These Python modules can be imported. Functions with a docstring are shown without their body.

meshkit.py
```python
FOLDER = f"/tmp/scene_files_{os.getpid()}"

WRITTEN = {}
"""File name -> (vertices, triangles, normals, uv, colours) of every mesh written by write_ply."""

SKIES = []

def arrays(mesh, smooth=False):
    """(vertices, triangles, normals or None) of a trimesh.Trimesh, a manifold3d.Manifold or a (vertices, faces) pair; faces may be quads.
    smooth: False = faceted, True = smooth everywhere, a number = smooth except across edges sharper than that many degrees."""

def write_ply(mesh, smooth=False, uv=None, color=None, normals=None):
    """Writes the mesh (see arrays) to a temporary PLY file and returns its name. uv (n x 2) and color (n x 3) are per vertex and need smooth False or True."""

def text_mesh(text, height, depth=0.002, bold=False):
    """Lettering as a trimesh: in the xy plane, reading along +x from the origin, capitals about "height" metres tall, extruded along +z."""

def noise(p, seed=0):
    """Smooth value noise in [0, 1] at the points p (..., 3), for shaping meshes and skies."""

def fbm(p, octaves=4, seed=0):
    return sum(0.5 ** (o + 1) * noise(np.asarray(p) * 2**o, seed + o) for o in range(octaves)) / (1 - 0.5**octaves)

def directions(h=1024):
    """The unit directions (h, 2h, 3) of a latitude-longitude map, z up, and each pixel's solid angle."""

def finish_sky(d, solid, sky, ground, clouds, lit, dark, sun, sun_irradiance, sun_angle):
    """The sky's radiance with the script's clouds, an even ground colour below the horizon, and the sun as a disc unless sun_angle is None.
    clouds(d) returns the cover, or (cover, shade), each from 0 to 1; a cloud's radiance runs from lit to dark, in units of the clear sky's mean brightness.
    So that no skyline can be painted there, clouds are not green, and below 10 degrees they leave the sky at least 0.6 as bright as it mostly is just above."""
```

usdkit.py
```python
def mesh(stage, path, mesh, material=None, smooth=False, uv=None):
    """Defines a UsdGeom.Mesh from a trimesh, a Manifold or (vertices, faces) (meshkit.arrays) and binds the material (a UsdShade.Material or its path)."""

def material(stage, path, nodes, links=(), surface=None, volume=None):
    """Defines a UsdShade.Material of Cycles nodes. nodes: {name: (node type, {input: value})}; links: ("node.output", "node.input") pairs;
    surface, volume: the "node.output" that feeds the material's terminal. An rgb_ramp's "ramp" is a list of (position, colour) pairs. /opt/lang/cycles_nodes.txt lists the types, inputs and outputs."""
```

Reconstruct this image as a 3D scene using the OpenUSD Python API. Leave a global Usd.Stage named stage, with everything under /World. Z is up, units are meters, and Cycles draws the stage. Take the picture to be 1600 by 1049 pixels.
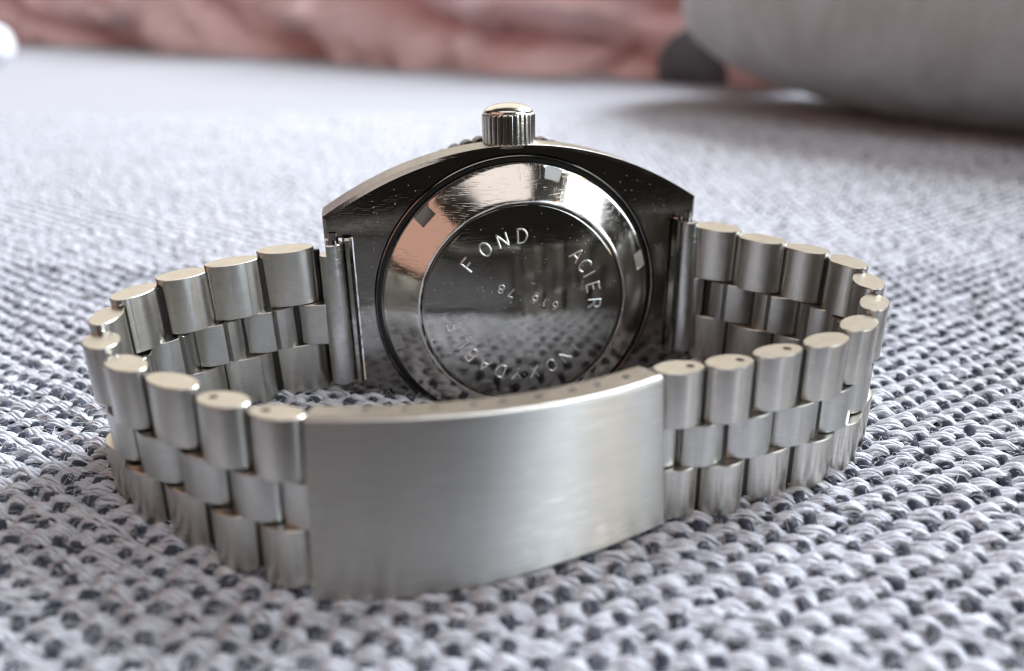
import math, random
import numpy as np, trimesh, manifold3d as m3, usdkit, meshkit
from shapely.geometry import Polygon
from pxr import Usd, UsdGeom, UsdLux, UsdShade, Gf, Sdf, Vt

rng = np.random.default_rng(7)
random.seed(7)
stage = Usd.Stage.CreateInMemory()
UsdGeom.SetStageUpAxis(stage, 'Z'); UsdGeom.SetStageMetersPerUnit(stage, 1.0)
UsdGeom.Xform.Define(stage, '/World'); UsdGeom.Scope.Define(stage, '/World/Looks')
MM = 0.001
V = lambda *a: np.array(a, float)
nrm = lambda v: np.asarray(v, float) / np.linalg.norm(v)

# ---------------------------------------------------------------- camera
cam = UsdGeom.Camera.Define(stage, '/World/camera')
cam.CreateHorizontalApertureAttr(36.0); cam.CreateVerticalApertureAttr(36.0 * 671 / 1024)
cam.CreateFocalLengthAttr(26.0)
cam.CreateClippingRangeAttr(Gf.Vec2f(0.005, 100.0))
cam.CreateFStopAttr(26.0 / 2.1); cam.CreateFocusDistanceAttr(0.0865)
cam.AddTranslateOp().Set(Gf.Vec3d(0, 0, 0.048)); cam.AddRotateXOp().Set(65.0)
cam.CreateExposureAttr(0.0)

# ---------------------------------------------------------------- light: a room by day
def mat(name, nodes, links, surface='p.BSDF', **k):
    return usdkit.material(stage, '/World/Looks/' + name, nodes, links, surface=surface, **k)

dome = UsdLux.DomeLight.Define(stage, '/World/room_light')
dm = mat('room_air', {'b': ('background_shader', {'color': (1.0, 0.9, 0.8), 'strength': 0.03})}, [], surface='b.background')
UsdShade.MaterialBindingAPI.Apply(dome.GetPrim()).Bind(dm)

def rect(name, pos, target, w, h, power, color):
    l = UsdLux.RectLight.Define(stage, '/World/' + name)
    l.CreateWidthAttr(w); l.CreateHeightAttr(h); l.CreateIntensityAttr(power); l.CreateColorAttr(Gf.Vec3f(*color))
    z = nrm(V(*pos) - V(*target)); x = nrm(np.cross(V(0, 0, 1), z)) if abs(z[2]) < .99 else V(1, 0, 0); y = np.cross(z, x)
    M = Gf.Matrix4d(*x, 0, *y, 0, *z, 0, *pos, 1)
    l.AddTransformOp().Set(M)
    return l
T0 = (0, .08, 0)
def sky_dir(az, el, r):
    az, el = math.radians(az), math.radians(el)
    return (r * math.cos(el) * math.cos(az), .08 + r * math.cos(el) * math.sin(az), r * math.sin(el))
for az, w, p, c, nm in ((-40, .48, 6.5, (.70, .85, 1.0), 'far'), (-25, .18, 9.0, (1.0, .87, .66), 'curtain'), (-9, .55, 5.5, (.84, .92, 1.0), 'middle')):
    rect('window_pane_' + nm, sky_dir(az, 22, 2.5), T0, w, 2.2, p, c)
rect('window_pane_near', sky_dir(44, 41, 2.5), T0, .9, 1.3, 41.0, (.86, .92, 1.0))
rect('window_behind', (.1, 2.7, 1.45), T0, 4.8, 2.3, 1.35, (1.0, .92, .80))
rect('warm_wall', sky_dir(-150, 26, 1.8), T0, 2.0, 1.2, .8, (1.0, .60, .48))
rect('ceiling_glow', (-.1, -.6, 2.0), (0, .3, 0), 2.0, 1.0, 1.5, (1.0, .94, .93))

# ---------------------------------------------------------------- materials
def steel(name, color, rough, aniso=0.0, grain=None, bump=0.0, scratch=0.0, axis='z', mottled=0.06, marks=False):
    """metal; grain: (x, y, z) scale of the brushing noise in cycles per metre of object space"""
    n = {'p': ('principled_bsdf', {'base_color': color, 'metallic': 1.0, 'roughness': rough, 'anisotropic': aniso, 'anisotropic_rotation': 0.25}),
         'tc': ('texture_coordinate', {})}
    L = []
    n['nz'] = ('noise_texture', {'scale': 260.0, 'detail': 5.0}); L.append(('tc.object', 'nz.vector'))
    n['rr'] = ('rgb_ramp', {'ramp': [(0.3, (rough * (1 - mottled * 3),) * 3), (0.7, (rough * (1 + mottled * 4),) * 3)]})
    L += [('nz.fac', 'rr.fac'), ('rr.color', 'p.roughness')]
    if aniso:
        n['tg'] = ('tangent', {'direction_type': 'radial', 'axis': axis}); L.append(('tg.tangent', 'p.tangent'))
    last = None
    if grain:
        n['mp'] = ('mapping', {'mapping_type': 'point', 'scale': grain}); n['gn'] = ('noise_texture', {'scale': 1.0, 'detail': 3.0, 'roughness': .6})
        n['gb'] = ('bump', {'strength': bump, 'distance': 0.00004})
        n['gc'] = ('rgb_ramp', {'ramp': [(.3, tuple(c * .92 for c in color)), (.7, tuple(min(1, c * 1.06) for c in color))]})
        L += [('tc.object', 'mp.vector'), ('mp.vector', 'gn.vector'), ('gn.fac', 'gb.height'), ('gn.fac', 'gc.fac'), ('gc.color', 'p.base_color')]; last = 'gb.normal'
    if scratch:
        for i, (sc, rot) in enumerate((((500, 60, 6000), (0, .5, 0)), ((500, 60, 7000), (0, -1.0, 0)), ((6000, 60, 500), (0, .15, 0)))):
            n[f'sm{i}'] = ('mapping', {'mapping_type': 'point', 'scale': sc, 'rotation': rot}); n[f'sn{i}'] = ('noise_texture', {'scale': 1.0, 'detail': 1.0})
            n[f'sr{i}'] = ('rgb_ramp', {'ramp': [(0.62, (0, 0, 0)), (0.72, (1, 1, 1))]})
            n[f'sb{i}'] = ('bump', {'strength': scratch, 'distance': 0.00002, 'invert': True})
            L += [('tc.object', f'sm{i}.vector'), (f'sm{i}.vector', f'sn{i}.vector'), (f'sn{i}.fac', f'sr{i}.fac'), (f'sr{i}.color', f'sb{i}.height')]
            if last: L.append((last, f'sb{i}.normal'))
            last = f'sb{i}.normal'
    if marks:
        n['mm'] = ('mapping', {'mapping_type': 'point', 'scale': (330, 330, 8200), 'rotation': (0, .04, 0)}); n['mn'] = ('noise_texture', {'scale': 1.0, 'detail': 2.0})
        n['ma'] = ('noise_texture', {'scale': 130.0, 'detail': 2.0}); n['mx'] = ('math', {'math_type': 'multiply_add', 'value2': .45, 'value3': 0.0})
        n['mr'] = ('rgb_ramp', {'ramp': [(.70, (0, 0, 0)), (.76, (1, 1, 1))]}); n['mc'] = ('mix', {'mix_type': 'mix', 'color2': (.93, .92, .90)})
        n['ms'] = ('math', {'math_type': 'add'})
        L += [('tc.object', 'mm.vector'), ('mm.vector', 'mn.vector'), ('tc.object', 'ma.vector'), ('ma.fac', 'mx.value1'), ('mx.value', 'ms.value1'), ('mn.fac', 'ms.value2'), ('ms.value', 'mr.fac'), ('mr.color', 'mc.fac'), ('gc.color', 'mc.color1'), ('mc.color', 'p.base_color')]
        L.remove(('gc.color', 'p.base_color'))
        n['mr'] = ('rgb_ramp', {'ramp': [(.86, (0, 0, 0)), (.97, (.42, .42, .42))]})
    if last: L.append((last, 'p.normal'))
    return mat(name, n, L)

M = {}
M['link'] = steel('brushed_link_steel', (.56, .535, .485), .27, .84, (600, 600, 7500), .2, mottled=.02)
M['link_mid'] = steel('brushed_middle_steel', (.50, .49, .455), .28, .75, (600, 600, 7500), .2, mottled=.02)
M['clasp'] = steel('brushed_clasp_steel', (.58, .56, .525), .39, .95, (200, 200, 6500), .16, scratch=.20, mottled=.03, marks=True)
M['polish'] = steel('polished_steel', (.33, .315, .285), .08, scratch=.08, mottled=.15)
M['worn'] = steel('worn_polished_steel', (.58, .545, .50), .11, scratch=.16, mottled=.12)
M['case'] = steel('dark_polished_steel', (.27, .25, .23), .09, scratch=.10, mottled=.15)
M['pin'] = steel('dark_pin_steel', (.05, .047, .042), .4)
M['crown'] = steel('crown_steel', (.70, .665, .60), .2, scratch=.12)
M['letter'] = steel('stamped_steel', (.9, .88, .84), .22)
M['slot'] = steel('slot_steel', (.42, .40, .37), .45)
M['tube'] = steel('end_piece_steel', (.55, .54, .52), .22, .3, (1500, 1500, 9000), .3, scratch=.3)
M['dark'] = mat('black_gasket', {'p': ('principled_bsdf', {'base_color': (.012, .011, .010), 'roughness': .35})}, [])
M['grime'] = mat('dried_grime', {'p': ('principled_bsdf', {'base_color': (.045, .038, .03), 'roughness': .9})}, [])
M['bezel'] = mat('black_bezel', {'p': ('principled_bsdf', {'base_color': (.02, .016, .018), 'roughness': .3})}, [])

def cloth(name, dark, light, scale, rough=.9, bump=.5, dist=.0002, sheen=.25, aspect=(1, 1, 1)):
    return mat(name, {'p': ('principled_bsdf', {'roughness': rough, 'sheen_weight': sheen, 'sheen_roughness': .5, 'specular_ior_level': .04}),
        'tc': ('texture_coordinate', {}), 'mp': ('mapping', {'mapping_type': 'point', 'scale': aspect}),
        'n': ('noise_texture', {'scale': scale, 'detail': 6.0, 'roughness': .65}), 'r': ('rgb_ramp', {'ramp': [(.3, dark), (.68, light)]}),
        'b': ('bump', {'strength': bump, 'distance': dist})},
        [('tc.object', 'mp.vector'), ('mp.vector', 'n.vector'), ('n.fac', 'r.fac'), ('r.color', 'p.base_color'), ('n.fac', 'b.height'), ('b.normal', 'p.normal')])
M['weft'] = cloth('pale_yarn', (.53, .535, .59), (.755, .76, .80), 1400.0, aspect=(.35, 1.6, 1.6), dist=.0003, bump=.8, sheen=.04)
M['warp'] = cloth('dark_yarn', (.018, .022, .038), (.08, .084, .105), 1500.0, aspect=(1.6, .4, 1.6), dist=.0002)
M['backing'] = cloth('seat_backing', (.10, .10, .12), (.16, .16, .18), 500.0)
M['far'] = cloth('pale_seat_cloth', (.32, .325, .36), (.46, .465, .50), 420.0, dist=.0006)
M['fuzz'] = mat('yarn_fibre', {'p': ('principled_bsdf', {'base_color': (.72, .72, .75), 'roughness': .8})}, [])
M['pink'] = cloth('dusty_pink_cloth', (.78, .51, .49), (.87, .63, .61), 22.0, dist=.002, sheen=.4)
M['pillow'] = cloth('pale_grey_cushion_cloth', (.40, .385, .36), (.58, .575, .57), 45.0, dist=.0015, aspect=(2.0, 2.0, .35))
M['charcoal'] = cloth('charcoal_cloth', (.09, .09, .10), (.16, .16, .175), 60.0, dist=.001)
M['white'] = cloth('white_cloth', (.8, .82, .84), (.88, .9, .92), 60.0)

# ---------------------------------------------------------------- scene helpers
used = {}
def numbered(parent, name):
    k = (parent, name); used[k] = used.get(k, -1) + 1
    return f'{parent}/{name}' if used[k] == 0 else f'{parent}/{name}_{used[k]:03d}'
origin = {}
def keys(p, **k):
    for a, b in k.items():
        if b: p.SetCustomDataByKey(a, b)
def thing(name, label=None, category=None, at=(0, 0, 0), group=None, kind=None):
    path = numbered('/World', name); x = UsdGeom.Xform.Define(stage, path)
    x.AddTranslateOp().Set(Gf.Vec3d(*[c * MM for c in at])); origin[path] = V(*at)
    keys(x.GetPrim(), label=label, category=category, group=group, kind=kind)
    return path
def part(parent, name, mesh, m, smooth=35, kind=None, label=None):
    """mesh in millimetres of the world"""
    path = numbered(parent, name)
    root = '/'.join(path.split('/')[:3])
    v, f, _ = meshkit.arrays(mesh, False)
    usdkit.mesh(stage, path, ((v - origin.get(root, V(0, 0, 0))) * MM, f), M[m], smooth=smooth)
    keys(stage.GetPrimAtPath(path), kind=kind, label=label)
    return path

def grid_faces(nu, nv, wrap_v=False):
    i = np.arange(nu - 1)[:, None]; j = np.arange(nv if wrap_v else nv - 1)[None]
    j2 = (j + 1) % nv
    q = np.stack(np.broadcast_arrays(i * nv + j, (i + 1) * nv + j, (i + 1) * nv + j2, i * nv + j2), -1).reshape(-1, 4)
    return np.vstack([q[:, [0, 1, 2]], q[:, [0, 2, 3]]])

def loft(rings, caps=True):
    """closed rings (k, n, 3) -> closed trimesh with fan caps that follow the ring outline"""
    R = np.asarray(rings, float); k, n = R.shape[:2]
    v = R.reshape(-1, 3); f = [grid_faces(k, n, True)]
    if caps:
        v = np.vstack([v, R[0].mean(0), R[-1].mean(0)]); c0 = k * n
        a = np.arange(n); b = (a + 1) % n
        f += [np.stack([np.full(n, c0), a, b], 1), np.stack([np.full(n, c0 + 1), (k - 1) * n + b, (k - 1) * n + a], 1)]
    t = trimesh.Trimesh(v, np.vstack(f), process=False)
    if t.volume < 0: t.invert()
    return t
def to_m(t):
    t = trimesh.Trimesh(t.vertices, t.faces, process=True); t.merge_vertices()
    return m3.Manifold(m3.Mesh(np.asarray(t.vertices, np.float32), np.asarray(t.faces, np.uint32)))
def cyl(p, axis, r, length, n=24, r2=None):
    """from p along axis"""
    axis = nrm(axis); x = nrm(np.cross(axis, V(0.3, 0.2, 1) if abs(axis[2]) < .9 else V(1, 0, 0))); y = np.cross(axis, x)
    t = np.linspace(0, 2 * np.pi, n, endpoint=False); c = np.cos(t)[:, None] * x + np.sin(t)[:, None] * y
    return loft([p + c * r, p + axis * length + c * (r if r2 is None else r2)])

# ---------------------------------------------------------------- watch: places, in millimetres
WATCH = thing('wristwatch', 'steel wristwatch standing on its side, its case back and closed bracelet towards us', 'wristwatch', (0, 75, 0))
# centres of the outer links, seen from above, from the clasp round to the lugs
LEFT = V([-19.9, 54.0], [-25.1, 55.9], [-30.8, 59.0], [-36.5, 62.2], [-40.7, 66.2], [-42.5, 71.1], [-42.0, 76.5], [-38.2, 80.6], [-33.4, 83.5], [-27.8, 86.6])
RIGHT = V([15.8, 62.2], [20.8, 63.1], [26.1, 65.2], [31.7, 67.4], [36.4, 70.8], [39.9, 75.3], [41.5, 80.7], [41.2, 86.1], [37.4, 89.6], [32.4, 92.2], [27.4, 95.8])
YAW = math.radians(12.0)
CC = V(.93, 92, 10.6); AX = V(math.cos(YAW), math.sin(YAW), 0); NX = V(math.sin(YAW), -math.cos(YAW), 0); UP = V(0, 0, 1)
TILT = math.radians(3.0); N0 = NX; NX = N0 * math.cos(TILT) + UP * math.sin(TILT); UP = UP * math.cos(TILT) - N0 * math.sin(TILT)
at = lambda a, d, z: CC + AX * a + NX * d + UP * z            # case frame: along the bracelet, towards the wrist, towards the crown

def station(xy, frac):
    """height of the top, axis and width of the bracelet at a place; frac 0 at the clasp, 1 at the lugs"""
    y = xy[1]
    lean = np.interp(y, [53, 58, 66, 95], [.17, .10, .05, -.05])
    u = nrm(V(-.03 if xy[0] > 0 else 0.0, lean, 1))
    w = np.interp(frac, [0, .35, 1], [16.1, 16.8, 19.7])
    top = np.interp(frac, [0, .35, 1], [15.7, 16.2, 19.4])
    return u, w, top

def link(c, tang, u, a, b, s0, s1, hole=None, seam=None, power=2.0):
    """an oval bar along -u: from s0 to s1 below the top centre c; tang along the bracelet, outside on the left of it"""
    tang = nrm(tang - u * (tang @ u)); out = np.cross(tang, u)
    n = 64; t = np.linspace(0, 2 * np.pi, n, endpoint=False)
    x = np.sign(np.cos(t)) * np.abs(np.cos(t)) ** (2 / power); y = np.sign(np.sin(t)) * np.abs(np.sin(t)) ** (2 / power)
    ch = .075
    rings = []
    for k, s in ((ch, s0), (0, s0 + ch), (0, s1 - ch), (ch, s1)):
        xx, yy = x * (a - k), y * (b - k)
        if seam is not None:
            i = np.argmin(np.abs(xx - seam) + 10 * (yy * seam_side < 0)); yy = yy.copy(); yy[i] -= seam_side * .55
        rings.append(c - u * s + xx[:, None] * tang + yy[:, None] * out)
    m = loft(rings)
    if hole is not None:
        p = c + tang * hole
        m = to_m(m) - to_m(cyl(p + u * .3, -u, .42, 2.6, 20))
    return m

def chain(C, sign, lug_a):
    """outer and middle links of one half; sign +1 when the walk from clasp to lugs has the outside on its left"""
    global seam_side
    n = len(C)
    P = [V(c[0], c[1], 0) for c in C]
    lug = at(lug_a, 0, 0); lug[2] = 0
    tops = []
    for i in range(n):
        prv = P[i - 1] if i else P[0] * 2 - P[1]; nxt = P[i + 1] if i < n - 1 else lug
        tang = nxt - prv
        a = .5 * min(np.linalg.norm(P[i] - prv), np.linalg.norm(nxt - P[i]), 7.4) + .03
        a = a * .955 if i < n - 4 else a
        u, w, top = station(C[i], i / (n - 1)); a = max(a, .25 * (np.linalg.norm(P[i] - prv) + np.linalg.norm(nxt - P[i])) + .10) if n - 5 <= i < n - 1 else (max(a, .53 * np.linalg.norm(P[i] - prv)) if i == n - 1 else a); c = V(C[i][0], C[i][1], top)
        hole = None
        if i < (2 if sign > 0 else 3): hole = 1.15
        th = 1.62 + .12 * math.sin(i * 2.1)
        part(WATCH, 'link', link(c, tang, u, a, th, 0, w * .36, hole), 'link')
        part(WATCH, 'link', link(c, tang, u, a, th, w * .645, w), 'link')
        tops.append((c, tang, u, w, a))
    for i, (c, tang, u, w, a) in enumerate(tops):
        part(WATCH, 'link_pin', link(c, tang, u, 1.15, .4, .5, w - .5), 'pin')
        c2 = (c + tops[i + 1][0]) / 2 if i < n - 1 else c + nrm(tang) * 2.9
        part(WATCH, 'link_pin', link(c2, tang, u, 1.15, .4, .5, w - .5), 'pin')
    seam_side = 1
    ends = [(tops[i], tops[i + 1]) for i in range(n - 1)]
    for (c, tg, u, w, a), (c2, tg2, u2, w2, a2) in ends:
        cm = (c + c2) / 2; t = nrm(tg) + nrm(tg2); uu = nrm(u + u2); ww = (w + w2) / 2
        out = np.cross(nrm(t), uu) ; seam_side = 1 if out @ (cm - V(0, 78, cm[2])) < 0 else -1
        part(WATCH, 'middle_link', link(cm, t, uu, np.linalg.norm(c2 - c) / 2 + (.10 if (c2[1] > 74) else -.06), 1.5, ww * .363, ww * .642, seam=.5), 'link_mid')
    c, tg, u, w, a = tops[-1]
    e = at(lug_a, 0, 0); e = V(e[0], e[1], c[2]); d = np.linalg.norm(e - c) - 1.2
    part(WATCH, 'middle_link', link(c + (e - c) * (.5 + .35 / d), e - c, u, max(d * .60, 1.7), 1.4, w * .363, w * .642, power=2.4), 'link_mid')
    c, tg, u, w, a = tops[0]; t0 = nrm(P[1] - P[0])
    inn = V(t0[1], -t0[0], 0); inn = inn if inn[1] > 0 else -inn
    part(WATCH, 'middle_link', link(c - t0 * 2.1 + inn * .45, t0, u, 2.3, 1.3, w * .363, w * .642, power=3.2), 'link_mid')
    return tops
seam_side = 1
topsL = chain(LEFT, 1, -23.3)
topsR = chain(RIGHT, -1, 23.3)

# ---------------------------------------------------------------- clasp
BOT = V([-17.3, 48.5, -.5], [-12.0, 48.5, -.45], [-4.0, 49.6, -.25], [2.4, 51.9, 0], [8.0, 54.2, 0], [15.0, 58.3, 0])
TOP = V([-17.2, 52.1, 16.2], [-11.2, 52.3, 16.2], [-.2, 53.4, 16.2], [3.4, 54.4, 16.2], [7.6, 56.1, 16.2], [13.8, 59.4, 16.2])
def spline(P, n):
    from scipy.interpolate import CubicSpline, PchipInterpolator
    s = np.r_[0, np.cumsum(np.linalg.norm(np.diff(P[:, :2], axis=0), axis=1))]; s /= s[-1]
    cf = [np.polyfit(s, P[:, k], 3) for k in range(3)]
    t = np.linspace(0, 1, n)
    return np.stack([np.polyval(c, t) for c in cf], 1)
NC = 49
CB, CT = spline(BOT, NC), spline(TOP, NC)
# profile of the cover across its width: (inwards, share of the width + offset)
rc, th, fl = .55, .55, 3.3
prof = []
for k in np.linspace(0, 1, 7):                                   # top outer corner
    g = k * math.pi / 2; prof.append((rc - rc * math.sin(g), 1, -(rc - rc * math.cos(g))))
prof = [(fl, 1, 0)] + prof[::-1][::1] if False else prof
prof = [(fl, 1, 0.0)] + [(rc * (1 - math.sin(g)), 1, -rc * (1 - math.cos(g))) for g in np.linspace(0, math.pi / 2, 7)]
prof += [(rc * (1 - math.cos(g)), 0, rc * (1 - math.sin(g))) for g in np.linspace(0, math.pi / 2, 7)]
prof += [(fl, 0, 0.0), (fl, 0, th), (th, 0, th), (th, 1, -th), (fl, 1, -th)]
rings = []
for i in range(NC):
    b, t = CB[i], CT[i]; w = np.linalg.norm(t - b); u = (t - b) / w
    tg = nrm(CT[min(i + 1, NC - 1)] - CT[max(i - 1, 0)]); inn = nrm(np.cross(u, tg))
    if inn[1] < 0: inn = -inn
    rings.append([b + u * (w * k + o) + inn * q for q, k, o in prof])
rings = np.array(rings)
clasp = loft(rings, caps=False)
pr = Polygon([(q, k * 16 + o) for q, k, o in prof])
pv, pf = trimesh.creation.triangulate_polygon(pr, engine='earcut')
from scipy.spatial import cKDTree
idx = cKDTree(np.array([(q, k * 16 + o) for q, k, o in prof])).query(pv)[1]
nn = len(prof); fc = idx[pf]
clasp = trimesh.Trimesh(rings.reshape(-1, 3), np.vstack([grid_faces(NC, nn, True), fc[:, ::-1], fc + (NC - 1) * nn]), process=True)
trimesh.repair.fix_normals(clasp)
cm = to_m(clasp)
for s in np.linspace(.16, .92, 9):                               # adjusting holes along the upper side
    i = int(s * (NC - 1)); b, t = CB[i], CT[i]; u = nrm(t - b); tg = nrm(CT[i + 1] - CT[i - 1]); inn = np.cross(u, tg); inn = inn if inn[1] > 0 else -inn
    cm = cm - to_m(cyl(t + inn * 2.1 + u * .5, -u, .43, 1.6, 20))
CLASP = part(WATCH, 'clasp', cm, 'clasp', smooth=30)
# folding blade inside the cover
bl = []
for i in range(3, NC - 3):
    b, t = CB[i], CT[i]; w = np.linalg.norm(t - b); u = (t - b) / w; tg = nrm(CT[i + 1] - CT[i - 1]); inn = np.cross(u, tg); inn = inn if inn[1] > 0 else -inn
    bl.append([b + u * (w * k) + inn * q for q, k in ((1.9, .12), (1.9, .84), (2.6, .84), (2.6, .12))])
part(WATCH, 'folding_blade', loft(bl), 'tube', smooth=30)
c, tg, u, w, a = topsL[0]; t0 = nrm(tg)
part(WATCH, 'hinge_pin', cyl(c - t0 * 2.5 - u * .4, -u, .5, w - .8, 18), 'polish')
c, tg, u, w, a = topsR[0]; t0 = nrm(tg)
part(WATCH, 'hinge_pin', cyl(c - t0 * 2.6 - u * .4, -u, .5, w - .8, 18), 'polish')

# ---------------------------------------------------------------- case
def outline(k=1.0, off=0.0, n=96):
    """barrel outline (a, z): straight ends at the lugs"""
    A, H0, H1 = 24.4 - off, 12.4 - off, 20.0 - off
    a = np.linspace(-1, 1, n // 2)
    z = H0 + (H1 - H0) * (1 - np.abs(a) ** 2.05)
    return np.vstack([np.stack([a * A, z], 1), np.stack([a[::-1] * A, -z[::-1]], 1)])
def case_ring(o, d): return np.array([at(a, d, z) for a, z in o])
body = to_m(loft([case_ring(outline(off=.35), 0.0), case_ring(outline(off=.0), -.4), case_ring(outline(), -5.6), case_ring(outline(off=.9), -6.6)]))
box = lambda a0, a1, d0, d1, z0, z1: m3.Manifold.hull_points(np.array([at(a, d, z) for a in (a0, a1) for d in (d0, d1) for z in (z0, z1)]))
for s in (-1, 1):
    body = body - box(s * 21.0, s * 26, -9, 2, -9.75, 9.75)
body = body - to_m(cyl(at(0, -.9, 0), NX, 19.1, 3, 160))
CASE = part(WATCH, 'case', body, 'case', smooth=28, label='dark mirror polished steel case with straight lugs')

band = [case_ring(outline(off=o), d) for o, d in ((.02, -.42), (-.06, -.5), (-.06, -5.5), (.02, -5.6))]
part(CASE, 'brushed_side', loft(band, caps=False), 'clasp', smooth=30)

def lathe(profile, n=160):
    t = np.linspace(0, 2 * np.pi, n, endpoint=False)
    return np.array([[at(r * math.cos(q), d, r * math.sin(q)) for q in t] for r, d in profile])
def ring_mesh(profile, n=160):
    """closed solid of revolution about the case axis from a closed (r, d) profile"""
    R = lathe(profile, n)                                         # (k, n, 3)
    k = len(profile); v = R.transpose(1, 0, 2)
    v = np.concatenate([v, v[:1]]); m = trimesh.Trimesh(v.reshape(-1, 3), grid_faces(n + 1, k, True), process=True)
    m.merge_vertices(); 
    if m.volume < 0: m.invert()
    return m
part(CASE, 'gasket_ring', ring_mesh([(18.1, -.85), (19.0, -.85), (19.0, -.25), (18.85, -.1), (18.55, -.1), (18.45, -.35), (18.1, -.35)]), 'dark', smooth=30)
part(CASE, 'groove_ring', ring_mesh([(18.6, -.2), (18.95, -.2), (18.92, .05), (18.78, .14), (18.64, .05)]), 'case', smooth=60)
back = ring_mesh([(12.9, -.8), (17.95, -.8), (17.98, .1), (17.85, .30), (17.4, .55), (14.2, 2.95), (13.75, 3.2), (13.5, 3.12), (13.42, 2.8), (12.9, 2.8)], 200)
bm = to_m(back)
for g in (15, 75, 135, 195, 255, 315):
    c, s = math.cos(math.radians(g)), math.sin(math.radians(g))
    pts = [at((c * r - s * q), d, (s * r + c * q)) for r, d in ((16.3, .80), (16.3, 3), (18.7, .04), (18.7, 3)) for q in (-1.15, 1.15)]
    bm = bm - m3.Manifold.hull_points(np.array(pts))
slot_plates = []
for g in (15, 75, 135, 195, 255, 315):
    c, s = math.cos(math.radians(g)), math.sin(math.radians(g))
    slot_plates.append(m3.Manifold.hull_points(np.array([at((c * r - s * q), d + e, (s * r + c * q)) for r, d in ((16.31, .80), (17.75, .34)) for q in (-1.13, 1.13) for e in (0, .04)])))
BACK = part(WATCH, 'case_back', bm, 'worn', smooth=25, label='bevelled polished steel ring with square key slots')
for q in slot_plates: part(BACK, 'key_slot', q, 'slot', smooth=False)
disc = lathe([(13.35, 2.2), (13.35, 3.0), (13.2, 3.14), (12.9, 3.17), (12.6, 3.165)] + [(q, 3.165 + (12.6 ** 2 - q ** 2) / 260.0) for q in (11, 9.5, 8, 6.5, 5, 3.5, 2, 1, .05)], 160)
dv = disc.reshape(-1, 3); dmesh = trimesh.Trimesh(dv, grid_faces(len(disc), 160, True), process=False)
if dmesh.face_normals[-1] @ NX < 0: dmesh.invert()
part(BACK, 'centre_disc', dmesh, 'polish', smooth=50)

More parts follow.
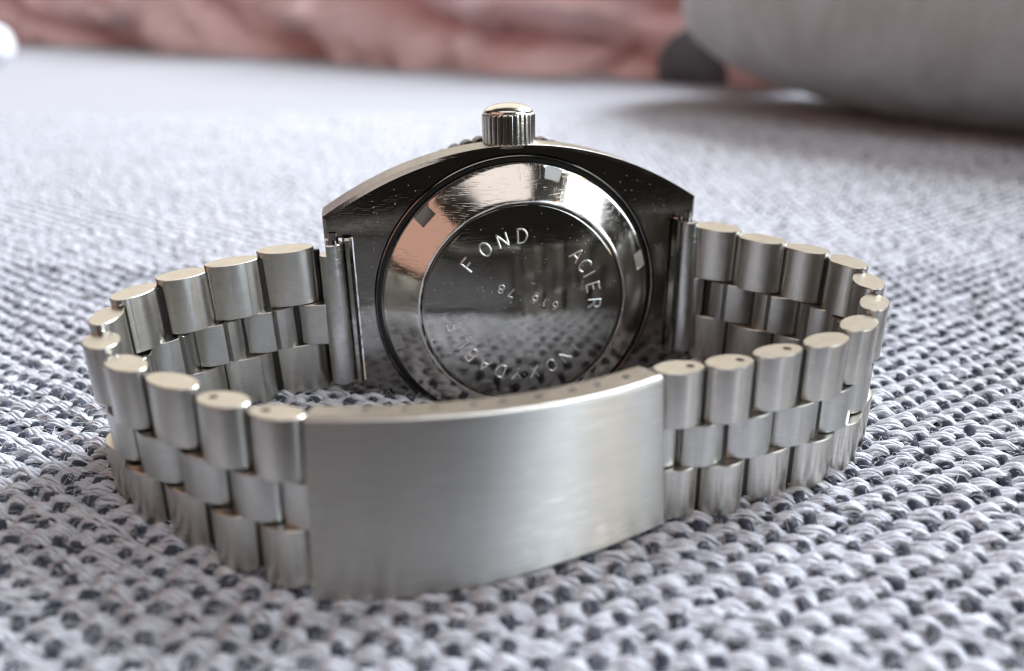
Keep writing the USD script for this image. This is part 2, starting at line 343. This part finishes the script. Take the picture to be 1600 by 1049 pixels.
# stamped lettering: raised single strokes
def arc(cx, cy, rx, ry, a0, a1, n=12):
    return [(cx + rx * math.cos(math.radians(g)), cy + ry * math.sin(math.radians(g))) for g in np.linspace(a0, a1, n)]
STROKES = {
    'F': [[(0, 0), (0, 1), (.6, 1)], [(0, .52), (.5, .52)]], 'O': [arc(.36, .5, .36, .5, 0, 360, 22)], 'N': [[(0, 0), (0, 1), (.66, 0), (.66, 1)]],
    'D': [[(0, 0), (0, 1), (.25, 1)] + arc(.25, .5, .42, .5, 90, -90) + [(0, 0)]], 'A': [[(0, 0), (.36, 1), (.72, 0)], [(.13, .36), (.59, .36)]],
    'C': [arc(.38, .5, .38, .5, 48, 312, 18)], 'I': [[(0, 0), (0, 1)]], 'E': [[(.58, 1), (0, 1), (0, 0), (.58, 0)], [(0, .52), (.48, .52)]],
    'R': [[(0, 0), (0, 1), (.32, 1)] + arc(.32, .75, .28, .25, 90, -90) + [(0, .5)], [(.3, .5), (.62, 0)]], 'X': [[(0, 0), (.66, 1)], [(0, 1), (.66, 0)]],
    'Y': [[(0, 1), (.34, .5), (.68, 1)], [(.34, .5), (.34, 0)]], 'B': [[(0, 0), (0, 1), (.3, 1)] + arc(.3, .76, .25, .24, 90, -90) + [(0, .52), (.32, .52)] + arc(.32, .26, .28, .26, 90, -90) + [(0, 0)]],
    'L': [[(0, 1), (0, 0), (.56, 0)]], '6': [[(.5, .98)] + arc(.42, .42, .40, .5, 110, 180, 6) + arc(.32, .3, .3, .3, 180, 540, 18)], '1': [[(.0, .8), (.2, 1), (.2, 0)]],
    '7': [[(0, 1), (.6, 1), (.2, 0)]], '8': [arc(.3, .27, .3, .27, 90, 450, 18), arc(.3, .77, .24, .23, -90, 270, 16)]}
def tube(P, r, sides=8):
    P = np.asarray(P, float); closed = np.linalg.norm(P[0] - P[-1]) < 1e-6
    out = []
    for i in range(len(P)):
        d = P[min(i + 1, len(P) - 1)] - P[max(i - 1, 0)]
        if closed and i in (0, len(P) - 1): d = P[1] - P[-2]
        d = nrm(d); side = nrm(np.cross(NX, d)); t = np.linspace(0, 2 * np.pi, sides, endpoint=False)
        out.append(P[i] + r * (np.cos(t)[:, None] * side + .8 * np.sin(t)[:, None] * NX))
    return loft(out)
def glyph(ch, g, r, h, rad, rot=None):
    g = math.radians(g); rot = g - math.pi / 2 if rot is None else rot
    wd = max(p[0] for st in STROKES[ch] for p in st); ms = []
    for st in STROKES[ch]:
        fine = []
        for p, q in zip(st[:-1], st[1:]):                         # keeps corners crisp
            k = max(2, int(math.hypot(q[0] - p[0], q[1] - p[1]) / .12)); fine += [(p[0] + (q[0] - p[0]) * e, p[1] + (q[1] - p[1]) * e) for e in np.linspace(0, 1, k, endpoint=False)]
        fine.append(st[-1]); fine = [q for i, q in enumerate(fine) if i == 0 or math.dist(q, fine[i - 1]) > 1e-4]; v = np.array(fine); u_, v_ = (v[:, 0] - wd / 2) * h, (v[:, 1] - .5) * h
        x = u_ * math.cos(rot) - v_ * math.sin(rot) + r * math.cos(g); z = u_ * math.sin(rot) + v_ * math.cos(rot) + r * math.sin(g)
        d = 3.165 + (158.8 - np.minimum(x * x + z * z, 158.8)) / 260.0
        ms.append(tube(CC + x[:, None] * AX + z[:, None] * UP + d[:, None] * NX, rad))
    return ms[0] if len(ms) == 1 else m3.Manifold.batch_boolean([to_m(q) for q in ms], m3.OpType.Add)
for word, angs in (('FOND', (139, 122, 107, 91.5)), ('ACIER', (43, 32, 23.5, 12, -2)), ('INOXYDABLE', (-42.5, -53, -67, -82, -96.5, -111, -125.5, -140, -154, -169))):
    for ch, g in zip(word, angs):
        part(BACK, 'stamped_letter', glyph(ch, g, 9.45, 1.75, .135), 'letter', smooth=60)
for ch, (x, z) in zip('61678', ((4.0, -.1), (2.65, .45), (1.25, 1.0), (-1.75, 2.15), (-3.1, 2.75))):
    part(BACK, 'stamped_digit', glyph(ch, math.degrees(math.atan2(z, x)), math.hypot(x, z), 1.1, .085, rot=math.radians(159)), 'letter', smooth=60)

# grime in the step of the ring and specks of dust on the polished metal
gt = np.linspace(0, 2 * np.pi, 400, endpoint=False)
gn = meshkit.fbm(np.stack([np.cos(gt) * 6, np.sin(gt) * 6, gt * 0], -1), 4, 31)
gr = np.clip((gn - .42) * .75, 0, .16) + .015
rings_g = []
for q, w_ in zip(gt, gr):
    rd = V(math.cos(q), math.sin(q)); base = at(13.47 * rd[0], 3.10, 13.47 * rd[1]); e1 = AX * rd[0] + UP * rd[1]
    rings_g.append([base + e1 * w_ * math.cos(k) + NX * (w_ * .7 * math.sin(k)) for k in np.linspace(0, 2 * np.pi, 6, endpoint=False)])
Rg = np.array(rings_g); Rg = np.concatenate([Rg, Rg[:1]])
part(BACK, 'grime', (Rg.reshape(-1, 3), grid_faces(401, 6, True)), 'grime', smooth=True, kind='stuff')
ds = []
ico = trimesh.creation.icosphere(0, 1.0)
while len(ds) < 230:
    a_, z_ = rng.uniform(-24, 24), rng.uniform(-19, 19); rr_ = math.hypot(a_, z_)
    if rr_ < 12.8: d_ = 3.165 + (158.8 - min(rr_ * rr_, 158.8)) / 260.0
    elif rr_ > 19.4 and abs(z_) < 11 + 7.4 * (1 - (a_ / 24.4) ** 2) and abs(a_) < 20: d_ = 0.0
    else: continue
    if rr_ < 12.8 and rng.random() < .55: continue
    q = ico.copy(); q.apply_scale(rng.uniform(.02, .06) * np.array([1, 1, 1])); q.vertices[:, 0] *= rng.uniform(.6, 2.0); q.apply_translation(at(a_, d_, z_)); ds.append(q)
part(CASE, 'dust', trimesh.util.concatenate(ds), 'fuzz', smooth=False, kind='stuff')

# bezel on the far side with a coin edge, and the dial side closed by a glass
bz = [];
nb = 72
t = np.linspace(0, 2 * np.pi, nb * 8, endpoint=False)
rr = 20.15 + .42 * np.abs(np.cos(t * nb / 2)) ** .7
for d, k in ((-6.3, .97), (-6.7, 1), (-9.0, 1), (-9.6, .94)):
    bz.append([at(r * k * math.cos(q), d, r * k * math.sin(q)) for r, q in zip(rr, t)])
BEZEL = part(WATCH, 'bezel', loft(bz), 'bezel', smooth=40)
part(WATCH, 'crystal', ring_mesh([(.02, -9.4), (15.5, -9.4), (15.5, -9.9), (13, -10.4), (.02, -10.8)], 96), 'bezel', smooth=50)

# crown
def crown_ring(r, z, n=28, flute=0.0, d0=-3.3):
    t = np.linspace(0, 2 * np.pi, n * 10, endpoint=False)
    q = r - flute * np.clip(1.6 - 2.6 * np.abs(np.sin(t * n / 2)), 0, 1)
    return np.array([at(a - .45, d0 + b, z) for a, b in zip(q * np.cos(t), q * np.sin(t))])
prf = [(2.4, 19.7, 0), (3.0, 19.8, 0), (3.3, 19.95, .0), (3.38, 20.1, .42), (3.38, 23.4, .42), (3.33, 23.55, .36), (3.2, 23.7, .12)]
for g in np.linspace(.0, .98, 11): prf.append((3.12 * math.cos(g * math.pi / 2), 23.74 + 1.15 * math.sin(g * math.pi / 2), 0))
CROWN = part(WATCH, 'crown', loft([crown_ring(r, z, flute=f) for r, z, f in prf]), 'crown', smooth=32)
part(CROWN, 'crown_tube', cyl(at(0, -3.3, 18.6), UP, 2.5, 1.6, 32), 'dark')

# end pieces folded round the spring bars between the lugs
for s in (-1, 1):
    z0, z1 = -9.4, 9.3
    prf = []
    # tube and flange in the (a, d) plane
    tube = [(s * 23.75 + 1.55 * math.cos(g), .35 + 1.45 * math.sin(g)) for g in np.linspace(0, 2 * np.pi, 28, endpoint=False)]
    rg = []
    for z, k in ((z0, .9), (z0 + .15, 1), (z1 - .15, 1), (z1, .9)):
        rg.append([at(s * 23.75 + (a - s * 23.75) * k, .35 + (d - .35) * k, z) for a, d in tube])
    mm = to_m(loft(rg)) - m3.Manifold.hull_points(np.array([at(s * a, d, z) for a in (24.3, 26) for d in (-3, 3) for z in (7.9, 10)]))
    END = part(WATCH, 'end_piece', mm, 'tube', smooth=35)
    fl = []
    for z, k in ((z0 - .1, .8), (z0 + .3, 1), (z1 + .3, 1), (z1 + .6, .8)):
        pts = [(22.3, .5), (22.0, 1.15), (21.55, 1.2), (21.15, .6), (21.15, -2.0), (22.3, -2.0)]
        fl.append([at(s * a, d * k, z) for a, d in pts])
    part(END, 'flange', loft(fl), 'polish', smooth=20)
    part(END, 'spring_bar', cyl(at(s * 23.4, -.2, -10.5), UP, .65, 21.0, 20), 'case')

# ---------------------------------------------------------------- the woven seat
SEAT = thing('sofa_seat', 'pale lavender grey woven sofa seat under the wristwatch', 'sofa seat', (0, 75, 0), kind='structure')
def ground(x, y):
    """height of the seat in millimetres: a dent under the heavy case, a rounded front edge"""
    x = np.asarray(x, float); y = np.asarray(y, float)
    a = (x - CC[0]) * AX[0] + (y - CC[1]) * AX[1]; d = (x - CC[0]) * N0[0] + (y - CC[1]) * N0[1]
    z = -7.0 * np.exp(-(a / 15.0) ** 2 - ((d + 3) / 12.0) ** 2)
    e = np.clip((26 - y) / 60.0, 0, 1); z = z - 60 * (1 - np.sqrt(np.clip(1 - e ** 2, 0, 1)))
    return z + .5 * (meshkit.noise(np.stack([x / 14, y / 14, x * 0], -1), 3) - .5)

def yarns(n_rows, row_y, xs_of_row, radius, sides, amp, phase_of, along='x', seed=0, twist=.10, plies=1):
    vs, fs, off = [], [], 0
    N = lambda s, k, f, sd: meshkit.noise(np.stack([s / f, np.full(len(s), k), np.full(len(s), sd * 3.3)], -1), seed + sd) - .5
    for j in range(n_rows):
        s = xs_of_row(j); n = len(s)
        c0 = row_y(j) + .85 * N(s, j * 3.7, 6.0, 0) + .35 * N(s, j * 1.9, 1.7, 7)
        ph = phase_of(s + 1.7 * N(s, j * 2.3, 3.5, 3), j)
        z0 = amp * ph + .40 * N(s, j * 2.9, 3.1, 5)
        fat = 1 + .45 * N(s, j * 5.3, 2.6, 1)
        for k in range(plies):
            if plies > 1:
                ang = 2 * np.pi * k / plies + s * .55 + 3.4 * N(s, j * 4.1, 5.0, 2) + j * 1.3
                c = c0 + radius * .66 * fat * np.cos(ang) + .50 * N(s, j * 7.7 + k * 17, 1.1, 8); zz = z0 + radius * .30 * fat * np.sin(ang) + .45 * N(s, j * 8.3 + k * 13, 1.5, 9); rad = radius * (.30 + .30 * N(s, j * 6.7 + k * 31, 1.1, 4)) * fat
            else:
                c, zz, rad = c0, z0, radius * fat
            t = np.linspace(0, 2 * np.pi, sides, endpoint=False)
            sp = 1 + twist * np.cos(3 * t[None] - s[:, None] * 3.2 + j)
            dy = (rad[:, None] * sp) * np.cos(t)[None]; dz = (rad[:, None] * sp) * .80 * np.sin(t)[None]
            S = np.broadcast_to(s[:, None], dy.shape); Q = c[:, None] + dy
            X, Y = (S, Q) if along == 'x' else (Q, S)
            g = ground(*((s, c) if along == 'x' else (c, s)))
            vs.append(np.stack([X, Y, zz[:, None] + dz + g[:, None] - .85], -1).reshape(-1, 3)); fs.append(grid_faces(n, sides, True) + off); off += n * sides
    return np.vstack(vs), np.vstack(fs)
PX, PY = 2.33, 1.5
half = lambda y: .74 * math.hypot(max(y, 20), 48) + 10
over = lambda s, j: np.cos(np.pi * (s / PX + j))
Y0, Y1, Y2 = 30.0, 135.0, 330.0
nr = int((Y1 - Y0) / PY)
v, f = yarns(nr, lambda j: Y0 + j * PY, lambda j: np.arange(-half(Y0 + j * PY), half(Y0 + j * PY), .38), 1.0, 4, .42, over, seed=11, twist=0, plies=8)
part(SEAT, 'pale_weft_yarn', (v, f), 'weft', smooth=True, kind='stuff')
nf = int((Y2 - Y1) / PY)
v, f = yarns(nf, lambda j: Y1 + (j) * PY, lambda j: np.arange(-half(Y1 + j * PY), half(Y1 + j * PY), .78), .90, 5, .48, lambda s, j: over(s, j + nr), seed=12, twist=0)
part(SEAT, 'pale_weft_yarn', (v, f), 'weft', smooth=True, kind='stuff')
kx = np.arange(-int(half(Y1) / PX), int(half(Y1) / PX) + 1)
warp_over = lambda s, k: -np.cos(np.pi * ((s - Y0) / PY + kx[k]))
v, f = yarns(len(kx), lambda k: kx[k] * PX, lambda k: np.arange(max(Y0, abs(kx[k]) * PX / .74 - 65), Y1, .3), .68, 6, .47, warp_over, along='y', seed=21, twist=.08)
part(SEAT, 'dark_warp_yarn', (v, f), 'warp', smooth=True, kind='stuff')
kx = np.arange(-int(half(Y2) / PX), int(half(Y2) / PX) + 1)
v, f = yarns(len(kx), lambda k: kx[k] * PX, lambda k: np.arange(max(Y1, abs(kx[k]) * PX / .74 - 65), Y2, .5), .74, 4, .50, warp_over, along='y', seed=22, twist=0)
part(SEAT, 'dark_warp_yarn', (v, f), 'warp', smooth=True, kind='stuff')
# cushion body below the yarns and the far cloth
xs = np.r_[np.linspace(-900, -120, 14), np.linspace(-110, 110, 56), np.linspace(120, 900, 14)]
ys = np.r_[np.linspace(-34, 30, 17), np.linspace(33, 140, 36), np.linspace(150, 1150, 24)]
X, Y = np.meshgrid(xs, ys, indexing='ij')
Z = ground(X, Y) - 1.5
part(SEAT, 'cushion_body', (np.stack([X, Y, Z], -1).reshape(-1, 3), grid_faces(len(xs), len(ys))), 'backing', smooth=True)
xs2 = np.linspace(-900, 900, 60)
def sheet(x0, x1, y0, y1, nx, ny):
    xs, ys = np.linspace(x0, x1, nx), np.linspace(y0, y1, ny); X, Y = np.meshgrid(xs, ys, indexing='ij')
    return np.stack([X, Y, ground(X, Y) - .35], -1).reshape(-1, 3), grid_faces(nx, ny)
part(SEAT, 'far_cloth', sheet(-900, 900, Y2 - 2, 1150, 80, 60), 'far', smooth=True)
# loose fibres standing off the yarns
cur, cnt = [], []
for _ in range(17000):
    y = 36 + 90 * rng.random() ** 1.5; x = (rng.random() * 2 - 1) * half(y)
    p = V(x, y, float(ground(x, y)) + .05); d = rng.normal(size=3); d[2] = abs(d[2]) * .5; d = nrm(d); L = .5 + .9 * rng.random(); b = rng.normal(size=3) * .35
    for k in (0, .33, .66, 1): cur.append((p + d * L * k + b * k * k - V(0, 0, .5 * k * k) - V(0, 75, 0)) * MM)
    cnt.append(4)
bc = UsdGeom.BasisCurves.Define(stage, numbered(SEAT, 'loose_fibre'))
bc.CreateTypeAttr('cubic'); bc.CreateBasisAttr('catmullRom'); bc.CreateCurveVertexCountsAttr(cnt)
bc.CreatePointsAttr(Vt.Vec3fArray.FromNumpy(np.array(cur, np.float32))); bc.CreateWidthsAttr([.000035]); bc.SetWidthsInterpolation('constant')
UsdShade.MaterialBindingAPI.Apply(bc.GetPrim()).Bind(M['fuzz']); keys(bc.GetPrim(), kind='stuff')

# ---------------------------------------------------------------- behind: pink throw, grey cushion, dark cloth
def fold_wall(p0, p1, height, amp, seed, n=140, m=60, thick=60):
    """crumpled cloth heaped along p0-p1: bulging folds one above the other"""
    p0, p1 = V(*p0), V(*p1); L = np.linalg.norm(p1 - p0); e = (p1 - p0) / L; nn = V(e[1], -e[0]); nn = nn if nn[1] < 0 else -nn
    s = np.linspace(0, L, n); t = np.linspace(0, 1, m); S, Tt = np.meshgrid(s, t, indexing='ij')
    w1 = meshkit.fbm(np.stack([S / 190, Tt * 1.6, S * 0 + 3], -1), 3, seed); w2 = meshkit.fbm(np.stack([S / 110, Tt * 2, S * 0 + 8], -1), 3, seed + 9)
    ph = Tt * 3.2 + S / 105 + 3.2 * w1
    ridge = np.abs(np.sin(ph * 1.5)) ** .6
    ph2 = Tt * 1.6 - S / 85 + 3.2 * w2
    ridge2 = np.abs(np.sin(ph2)) ** .7
    w3 = meshkit.fbm(np.stack([S / 38, Tt * 3.2, S * 0 + 2], -1), 3, seed + 21)
    D = amp * (.6 * ridge + .55 * ridge2 - .55 + .5 * np.abs(w3 - .5) * 2) - thick * np.clip(Tt - .35, 0, 1) ** 2 * 1.4
    Z = height * Tt ** .9 - 6
    P = np.stack([p0[0] + e[0] * S + nn[0] * D, p0[1] + e[1] * S + nn[1] * D, Z], -1)
    return P.reshape(-1, 3), grid_faces(n, m)
TH = thing('pink_throw', 'crumpled dusty pink throw heaped along the far edge of the seat', 'blanket', (-230, 680, 0))
part(TH, 'folded_cloth', fold_wall((-760, 1010), (175, 440), 115, 58, 5), 'pink', smooth=True)

def cushion(c, e, hx, hy, hz, seed, n=64, m=48, p=2.6, puff=1.0):
    """soft stuffed cushion: a superellipsoid pinched towards its seam"""
    th_, ph = np.meshgrid(np.linspace(-np.pi, np.pi, n, endpoint=False), np.linspace(-np.pi / 2 + .01, np.pi / 2 - .01, m), indexing='ij')
    f = lambda v, q: np.sign(v) * np.abs(v) ** (2 / q)
    x = hx * f(np.cos(ph), p) * f(np.cos(th_), p); y = hy * f(np.cos(ph), 2.0) * f(np.sin(th_), 2.0); z = hz * f(np.sin(ph), p)
    e = nrm(V(*e, 0)); g = V(-e[1], e[0], 0)
    P = V(*c) + x[..., None] * e + y[..., None] * g + z[..., None] * V(0, 0, 1)
    k = 1 + .07 * (meshkit.fbm(P / 55, 3, seed)[..., None] - .5)
    P = V(*c) + (P - V(*c)) * k
    v = np.concatenate([P.transpose(1, 0, 2).reshape(-1, 3)])
    return trimesh.Trimesh(v, grid_faces(m, n, True), process=False)
CU = thing('grey_cushion', 'plump pale grey cushion lying on the seat at the right', 'cushion', (275, 300, 0))
part(CU, 'cover', cushion((268, 272, 46), (.86, -.51), 216, 92, 53, 4, p=2.3), 'pillow', smooth=True)
part(thing('dark_cloth', 'dark charcoal cloth in the gap between the pink throw and the grey cushion', 'cloth', (118, 448, 0)), 'folded_cloth',
     cushion((108, 455, 8), (.9, -.45), 24, 18, 22, 6, p=2.0), 'charcoal', smooth=True)
part(thing('white_cloth', 'small white rounded bundle at the far left edge of the seat', 'cloth', (-380, 560, 0)), 'bundle',
     cushion((-391, 562, 14), (1, .2), 34, 20, 16, 8, 40, 24), 'white', smooth=True)
